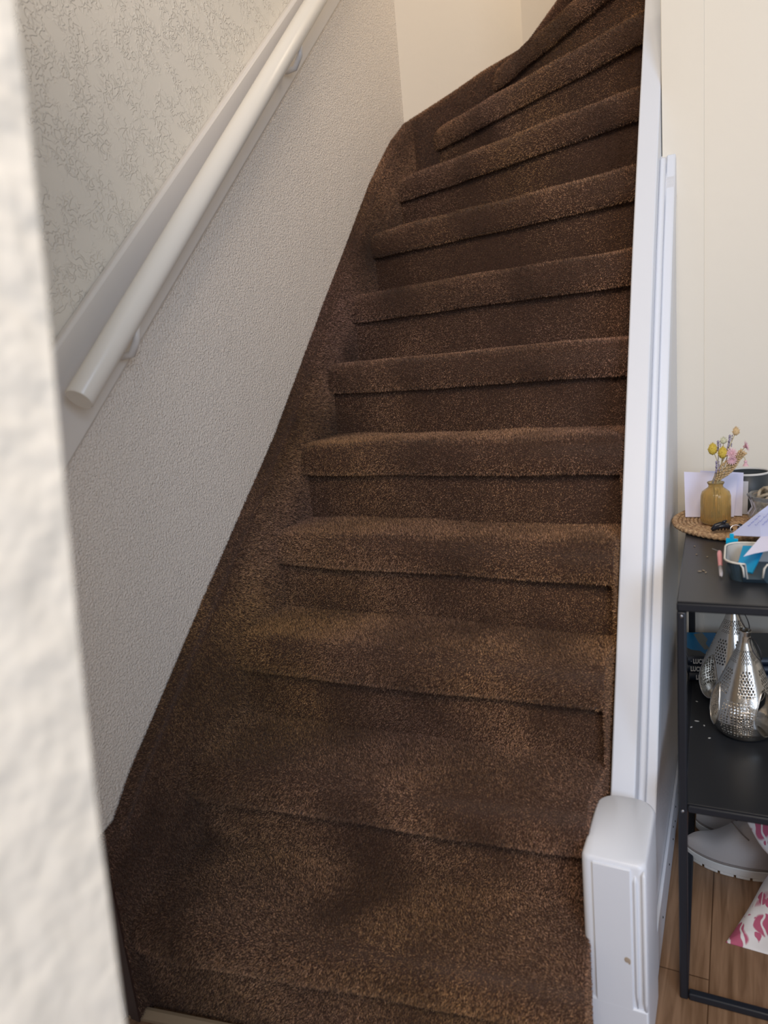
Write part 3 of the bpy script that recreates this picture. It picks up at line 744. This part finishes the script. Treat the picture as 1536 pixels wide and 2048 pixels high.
# ------------------------------------------------------------------ books on the middle shelf
COVER = mat('navy_book_cover', (.014, .022, .040), .35); PAGES = mat('book_pages', (.55, .53, .48), .8); LET = mat('silver_letters', (.75, .74, .72), .5)
GREY = mat('grey_cover_art', (.055, .062, .07), .35); BLUA = mat('blue_cover_art', (.0, .17, .42), .4); TANA = mat('muted_cover_art', (.18, .20, .19), .5)
BH = .0212
def book(i, loc, rz, lbl):
    root = empty('hardcover_book', loc, lbl, 'book', None, rz); W, D_ = .235, .143
    bm = BM()
    box(bm, 0, W, .004, D_, 0, .0022); box(bm, 0, W, .004, D_, BH-.0022-.0004, BH-.0004)
    obj_ = obj('cover', bm, COVER, root, bevel=.0008)
    bm = BM(); n = 8; P = [(.006, .0), (.006, BH-.0004)]
    pr = [(.0045-.0045*math.sin(PI*t/n), (BH-.0004)*t/n) for t in range(n+1)]; prism_x(bm, pr+[(.008, BH-.0026), (.008, .0022)], 0, W); obj('spine', bm, COVER, root, smooth=False)
    bm = BM(); box(bm, .004, W-.004, .0085, D_-.005, .0024, BH-.0030); obj('page_block', bm, PAGES, root)
    tx = bpy.data.curves.new('spine_title', 'FONT'); tx.body = 'LUCI'; tx.size = .0150; tx.extrude = .0003; tx.offset = .0006; tx.align_y = 'CENTER'; tx.space_character = 1.05
    tmp = bpy.data.objects.new('spine_title', tx); COL.objects.link(tmp)
    tm = bpy.data.meshes.new_from_object(tmp.evaluated_get(bpy.context.evaluated_depsgraph_get())); bpy.data.objects.remove(tmp)
    tm.materials.clear(); to = link('spine_title', tm, LET, root)
    to.scale = (.62, 1, 1); to.location = ((.010, .0065, .013)[2-i], -.0006, BH/2); to.rotation_euler = (PI/2, 0, 0)
    if i == 2:
        bm = BM(); ellipsoid(bm, (.0065, -.0003, BH/2), .0009, .0005, .0009, 8, 6); obj('spine_dot', bm, LET, root)
    return root
book(0, (-.090, 1.603, ZM+.0003), math.radians(10), 'dark navy hardcover lying at the bottom of the book stack')
book(1, (-.0945, 1.600, ZM+.0003+BH), math.radians(9.5), 'dark navy hardcover lying in the middle of the book stack')
bk = book(2, (-.0925, 1.594, ZM+.0003+2*BH), math.radians(11), 'dark hardcover with a blue picture, topmost of the book stack')
bm = BM(); prism_z(bm, [(.001, .006), (.234, .006), (.234, .142), (.001, .142)], BH-.0004, BH-.0001); obj('front_cover', bm, GREY, bk)
bm = BM(); prism_z(bm, [(.004, .140), (.004, .052), (.012, .040), (.030, .034), (.037, .018), (.052, .014), (.060, .020), (.062, .055), (.085, .075), (.086, .11), (.078, .140)], BH-.0001, BH+.0001); obj('cover_picture', bm, BLUA, bk)
bm = BM(); prism_z(bm, [(.030, .13), (.034, .08), (.040, .04), (.052, .045), (.048, .075), (.056, .10), (.050, .14)], BH+.0001, BH+.0002); obj('cover_picture', bm, TANA, bk)

# ------------------------------------------------------------------ pierced metal lanterns
NICK = mat('pierced_nickel', (.62, .58, .52), .24, 1, bump=(700, .25, .0006, 'noise')); NDK = mat('dark_wire', (.10, .09, .09), .4, .8)
PR = [(.0, .036), (.008, .046), (.022, .0545), (.040, .058), (.058, .0572), (.078, .0525), (.100, .0445), (.125, .0345), (.150, .0245), (.172, .0155), (.190, .0100), (.202, .0088), (.212, .0105)]
def rad(z):
    for (a, b), (c, e_) in zip(PR[:-1], PR[1:]):
        if z <= c: t = (z-a)/(c-a); t2 = t; return b+(e_-b)*t2
    return PR[-1][1]
def lantern(loc, rz, sc, lbl, seed):
    root = empty('metal_lantern', loc, lbl, 'lantern', None, rz)
    NT, NZ_ = 330, 150; rs = random.Random(seed); bm = BM(); G = []
    def rr(a, z): return rad(z)*(1+.030*abs(math.cos(3*a))*min(1, z/.02)*(1 if z < .17 else max(0, (.2-z)/.03)))
    opens = [math.radians(q) for q in (-170, -50, 70)]
    for k in range(NZ_+1):
        z = .212*k/NZ_
        G.append([bm.verts.new((sc*rr(a, z)*math.cos(a), sc*rr(a, z)*math.sin(a), sc*z+.0003)) for a in [2*PI*i/NT for i in range(NT)]])
    for k in range(NZ_):
        z = .212*(k+.5)/NZ_
        for i in range(NT):
            a = 2*PI*(i+.5)/NT; hole = False
            for ao in opens:
                da = (a-ao+PI) % (2*PI)-PI; h_ = (z-.062)/.044
                wdt = .47*math.sqrt(max(0, 1-h_*h_))*(1-.35*max(0, h_))
                if abs(da) < wdt: hole = True
            # six panels: local angle in the panel
            pa = (a % (PI/3))-PI/6; R_ = rad(z)
            if not hole:
                near = any(abs(((a-ao+PI) % (2*PI)-PI)) < .54 and abs(z-.062) < .050 for ao in opens)
                if .094 < z < .142 and abs(pa)*R_ < .0145*(1-(z-.094)/.11):
                    row = int(z/.0052); s = pa*R_+(.0027 if row % 2 else 0); cx = (round(s/.0054))*.0054; cz = (row+.5)*.0052
                    if (s-cx)**2+(z-cz)**2 < .00165**2: hole = True
                elif .152 < z < .176 and abs(pa)*R_ < .0075:
                    row = int(z/.0036); s = pa*R_+(.0018 if row % 2 else 0); cx = round(s/.0036)*.0036; cz = (row+.5)*.0036
                    if (s-cx)**2+(z-cz)**2 < .00095**2: hole = True
                elif .014 < z < .072 and not near and (pa*R_)**2+(z-.042)**2 < .0185**2:
                    q = math.hypot(pa*R_, z-.042); an = math.atan2(z-.042, pa*R_); ring_ = int(q/.0036)
                    if ring_ > 0:
                        n_ = max(5, int(ring_*6)); ph = (an/(2*PI)*n_+(.5 if ring_ % 2 else 0)) % 1
                        if abs((q/.0036) % 1-.5) < .30 and abs(ph-.5) < .30: hole = True
                elif .018 < z < .088 and not near:
                    row = int(z/.0058); s = pa*R_; cx = (int(abs(s)/.0058)+.5)*.0058
                    if (abs(s)-cx)**2+(z-(row+.5)*.0058)**2 < .0014**2: hole = True
            if hole: continue
            j = (i+1) % NT; bm.faces.new((G[k][i], G[k][j], G[k+1][j], G[k+1][i]))
    bmesh.ops.delete(bm, geom=[v for v in bm.verts if not v.link_faces], context='VERTS')
    o = obj('pierced_body', bm, NICK, root, smooth=True); sd = o.modifiers.new('sheet', 'SOLIDIFY'); sd.thickness = .0007
    bm = BM(); R = lathe(bm, [(sc*.0365, .0003), (sc*.0385, .0015), (sc*.0365, .003), (sc*.030, .003)], 48); bm.faces.new(R[0][::-1]); bm.faces.new(R[-1]); obj('base_plate', bm, NICK, root, smooth=True)
    for ao in opens:
        bm = BM(); pts = []
        for i in range(49):
            t = 2*PI*i/48; h_ = math.sin(t); z = .062+.044*h_; da = .47*math.cos(t)*(1-.35*max(0, h_)); R2_ = rr(ao+da, z)+.0012
            pts.append((sc*R2_*math.cos(ao+da), sc*R2_*math.sin(ao+da), sc*z))
        tube(bm, pts, .0013, 8, cap=False); obj('opening_rim', bm, NICK, root, smooth=True)
    for kk in range(6):
        ac = PI/6+kk*PI/3
        if any(abs((ac-ao+PI) % (2*PI)-PI) < .45 for ao in opens): continue
        c = Vector((math.cos(ac), math.sin(ac), 0)); s_ = Vector((-c.y, c.x, 0)); R_ = rr(ac, .080)
        for q, tr in ((.0115, .0008), (.0085, .0007), (.0045, .0006), (.002, .0006)):
            bm = BM(); pts = []
            for i in range(33):
                t = 2*PI*i/32; w_ = q*(1+(.10*math.cos(10*t) if q == .0045 else 0)); z = .082+w_*math.sin(t); aa = ac+w_*math.cos(t)/R_
                R3 = rr(aa, z)+.0006; pts.append((sc*R3*math.cos(aa), sc*R3*math.sin(aa), sc*z))
            tube(bm, pts, tr, 6, cap=False); obj('rosette_ring', bm, NICK, root, smooth=True)
        for sg in (-1, 1):
            bm = BM(); pts = []
            for i in range(17):
                t = (-.9+1.8*i/16); z = .082+sg*.0105+sg*.0075*t*t-sg*.0; z = .082+sg*(.0120+.006*t*t); aa = ac+.018*t/R_; R3 = rr(aa, z)+.0006
                pts.append((sc*R3*math.cos(aa), sc*R3*math.sin(aa), sc*z))
            tube(bm, pts, .0011, 6); obj('raised_scroll', bm, NICK, root, smooth=True)
    bm = BM(); lathe(bm, [(sc*.0104, sc*.2105), (sc*.0116, sc*.212), (sc*.0104, sc*.2135), (sc*.0088, sc*.212), (sc*.0104, sc*.2105)], 32); obj('neck_ring', bm, NICK, root, smooth=True)
    bm = BM(); pts = []
    for i in range(25):
        t = PI*2*i/24
        pts.append((sc*(.011+.010*(1-math.cos(t))), sc*.010*math.sin(t), sc*(.199-.0190*(1-math.cos(t)))))
    tube(bm, pts, .0011, 6, cap=False); o = obj('wire_handle', bm, NDK, root, smooth=True); o.rotation_euler.z = -.5-rz
    return root
lantern((.0175, 1.4085, ZM), math.radians(5), 1.0, 'pierced silver metal lantern at the front of the middle shelf', 1)
lantern((-.0035, 1.5335, ZM), math.radians(26), 1.06, 'pierced silver metal lantern standing behind the front one, by the books', 2)

# ------------------------------------------------------------------ shoes
SUEDE = mat('beige_suede', (.50, .45, .41), .85, sheen=.4, bump=(300, .25, .001, 'noise')); SOLE = mat('cream_sole', (.70, .68, .63), .6); WELT = mat('taupe_welt', (.27, .23, .20), .7); LACE = mat('dark_lace', (.05, .045, .045), .7)
def shoe(loc, rz, lbl):
    root = empty('suede_shoe', loc, lbl, 'shoe', None, rz); Ls = .27
    def hw(t): # half width along the shoe from toe (0) to heel (1)
        return .0455*min(1, math.sin(min(1, t/.36)*PI/2)**.62)*(1-.28*smooth01((t-.45)/.3)+.05*smooth01((t-.75)/.2))*(1 if t < .9 else math.sqrt(max(0, 1-((t-.9)/.1)**2*.98)))
    def outline(sc_, n=30):
        P = []
        T = [0.002+(1-.002)*(i/n) for i in range(n+1)]
        T = [t*t*(3-2*t)*.5+t*.5 if False else t for t in T]
        for t in [0, .008, .025, .05, .085]+[.13+.87*i/24 for i in range(25)]: P.append((t*Ls, hw(max(t, .0012))+sc_))
        return [(x, y) for x, y in P]+[(x, -y) for x, y in P[::-1]]
    bm = BM(); prism_z(bm, outline(.002), .006, .024); obj('sole', bm, SOLE, root, bevel=.0015)
    k = 0
    for i in range(8):
        bm = BM(); x = .010+i*.0320; N_ = 8; side_ = [(x+.0275*q/N_, hw((x+.0275*q/N_)/Ls)+.0018) for q in range(N_+1)]
        prism_z(bm, side_+[(a, -b) for a, b in side_[::-1]], 0, .0062); obj('tread_block', bm, SOLE, root, bevel=.001)
    bm = BM(); prism_z(bm, outline(.0005), .0242, .0285); obj('welt', bm, WELT, root, bevel=.001)
    # upper: lofted cross sections
    bm = BM(); rows = []
    TT = [.004, .015, .035, .06, .10, .15, .2, .26, .32, .38, .44, .5, .56, .64, .72, .8, .88, .95, .985]
    for t in TT:
        w_ = hw(t)-.002
        h = .030*math.sin(min(1, (t+.03)/.16)*PI/2)**.8+.078*smooth01((t-.16)/.42)
        row = []
        for j in range(17):
            a = PI*j/16; ny = math.cos(a); nz = math.sin(a)
            yy = w_*(abs(ny)**.75)*(1 if ny > 0 else -1)*(1-.30*smooth01((t-.3)/.3)*nz)
            row.append(bm.verts.new((t*Ls, yy, .0287+h*nz**.85)))
        rows.append(row)
    for a_, b_ in zip(rows[:-1], rows[1:]):
        for j in range(16): bm.faces.new((a_[j], a_[j+1], b_[j+1], b_[j]))
    bm.faces.new(rows[0]); bm.faces.new(rows[-1][::-1])
    o = obj('upper', bm, SUEDE, root, smooth=True); sb = o.modifiers.new('s', 'SUBSURF'); sb.levels = 1; sb.render_levels = 2
    # tongue seam and lace eyelets
    for s in (-1, 1):
        bm = BM(); tube(bm, [(.095, s*.010, .112), (.104, s*.020, .108), (.116, s*.029, .099), (.130, s*.034, .090)], .0014, 6); obj('facing_seam', bm, WELT, root, smooth=True)
        for q in range(2):
            bm = BM(); ellipsoid(bm, (.105+q*.014, s*(.014+.002*q), .1215+.011*q), .0035, .0018, .003, 8, 6); obj('eyelet', bm, LACE, root, smooth=True)
    return root
shoe((-.0975, 1.541, .0002), math.radians(-1), 'beige suede shoe with ridged cream sole, the nearer one under the shelf')
shoe((-.0800, 1.637, .0002), math.radians(2), 'beige suede shoe with ridged cream sole, farther back behind its mate')

# ------------------------------------------------------------------ floral cloth bag
def floral_mat():
    m = mat('floral_cotton', (.74, .71, .69), .8); nt = m.node_tree; n = nt.nodes; L = nt.links; p = n['Principled BSDF']
    tc = n.new('ShaderNodeTexCoord')
    def layer(scale, lo, hi, seed, stretch):
        mp = n.new('ShaderNodeMapping'); mp.inputs['Scale'].default_value = stretch; mp.inputs['Location'].default_value = (seed, seed*.7, seed*.3); mp.inputs['Rotation'].default_value = (.5, .3*seed, .8)
        L.new(tc.outputs['Object'], mp.inputs[0])
        nz = n.new('ShaderNodeTexNoise'); nz.inputs['Scale'].default_value = scale*1.3; nz.inputs['Detail'].default_value = 1
        L.new(mp.outputs[0], nz.inputs[0])
        mx = n.new('ShaderNodeVectorMath'); mx.operation = 'MULTIPLY_ADD'; mx.inputs[1].default_value = (.025,)*3; L.new(nz.outputs['Color'], mx.inputs[0]); L.new(mp.outputs[0], mx.inputs[2])
        v = n.new('ShaderNodeTexVoronoi'); v.inputs['Scale'].default_value = scale; v.inputs['Randomness'].default_value = .9; L.new(mx.outputs[0], v.inputs[0])
        r_ = n.new('ShaderNodeMapRange'); r_.inputs[1].default_value = lo; r_.inputs[2].default_value = hi; r_.inputs[3].default_value = 1; r_.inputs[4].default_value = 0
        L.new(v.outputs['Distance'], r_.inputs[0]); return r_.outputs[0]
    a = layer(14, .44, .47, 1.3, (1, 1, .55)); b = layer(34, .33, .36, 4.1, (1, 1, .8)); c = layer(62, .28, .30, 7.7, (.7, 1, 1))
    mx = n.new('ShaderNodeMath'); mx.operation = 'MAXIMUM'; L.new(a, mx.inputs[0]); L.new(b, mx.inputs[1])
    # cut pale veins in the big petals
    sub = n.new('ShaderNodeMath'); sub.operation = 'SUBTRACT'; sub.use_clamp = True
    wv = n.new('ShaderNodeTexWave'); wv.inputs['Scale'].default_value = 15; wv.inputs['Distortion'].default_value = 9; L.new(tc.outputs['Object'], wv.inputs[0])
    vr = n.new('ShaderNodeMapRange'); vr.inputs[1].default_value = .86; vr.inputs[2].default_value = .95; L.new(wv.outputs['Fac'], vr.inputs[0])
    L.new(mx.outputs[0], sub.inputs[0]); L.new(vr.outputs[0], sub.inputs[1])
    mc = n.new('ShaderNodeMix'); mc.data_type = 'RGBA'; mc.inputs[6].default_value = (.72, .69, .67, 1); mc.inputs[7].default_value = (.45, .10, .17, 1)
    L.new(sub.outputs[0], mc.inputs[0]); L.new(mc.outputs[2], p.inputs['Base Color'])
    return m
FLO = floral_mat()
bag = empty('floral_bag', (.13, 1.45, 0), 'white cotton bag with dark pink flower print slumped under the shelf', 'bag')
BO = Vector((.13, 1.45, 0))
def blob(nm, fn, nu, nv, thick=None):
    bm = BM(); G = [[bm.verts.new(Vector(fn(i/nu, j/nv))-BO) for i in range(nu+1)] for j in range(nv+1)]
    for j in range(nv):
        for i in range(nu): bm.faces.new((G[j][i], G[j][i+1], G[j+1][i+1], G[j+1][i]))
    bmesh.ops.remove_doubles(bm, verts=bm.verts, dist=.00005)
    o = obj(nm, bm, FLO, bag, smooth=True)
    return o
def upper(u, v):   # a hanging, bulging closed shape; u round, v up
    a = 2*PI*u; zz = .075+(.350-.075)*v
    lx = .165; hw_ = .118+.030*smooth01(v*1.3)
    if v < .25: hw_ *= math.sqrt(max(.0, 1-((.25-v)/.25)**2))*.999+.001
    if v > .9: hw_ *= math.sqrt(max(0, 1-((v-.9)/.1)**2))*.999+.001
    sx = hw_*math.cos(a)*(1+.05*math.sin(5*a+v*7)); sy = hw_*.42*math.sin(a)*(1+.08*math.sin(7*a+v*11))
    cxx = .135+.060*(1-v)**2
    return (cxx+sx, 1.50-.07*(1-v)**1.3+sy+.006*math.sin(v*14+a*2), zz)
blob('bag_body', upper, 72, 44)
def lowerf(u, v):  # flat closed fold lying forward on the floor
    a = 2*PI*u; q = v
    A = Vector((-.010, 1.300)); B = Vector((.30, 1.285)); Cc = Vector((.30, 1.47)); D_ = Vector((.060, 1.470))
    # v: bottom centre -> edge -> top centre
    t = u*4; pts = [A, B, Cc, D_, A]; k = min(3, int(t)); e_ = pts[k].lerp(pts[k+1], t-k)
    cen = Vector((.16, 1.39)); s_ = math.sin(PI*q)**.45 if 0 < q < 1 else 0
    p = cen.lerp(e_, s_)
    back = smooth01((p.y-1.30)/.17)
    top = .014+.085*back+.012*math.sin(p.x*45+p.y*30)*back+.006*math.sin(p.x*90)
    z = .0004 if q < .5 else .0004+(top)*(1-s_**6)**.8
    if q >= .5: z = .0008+top*min(1, (1-s_)*3.2)**.55
    return (p.x, p.y, z)
blob('bag_skirt', lowerf, 96, 40)
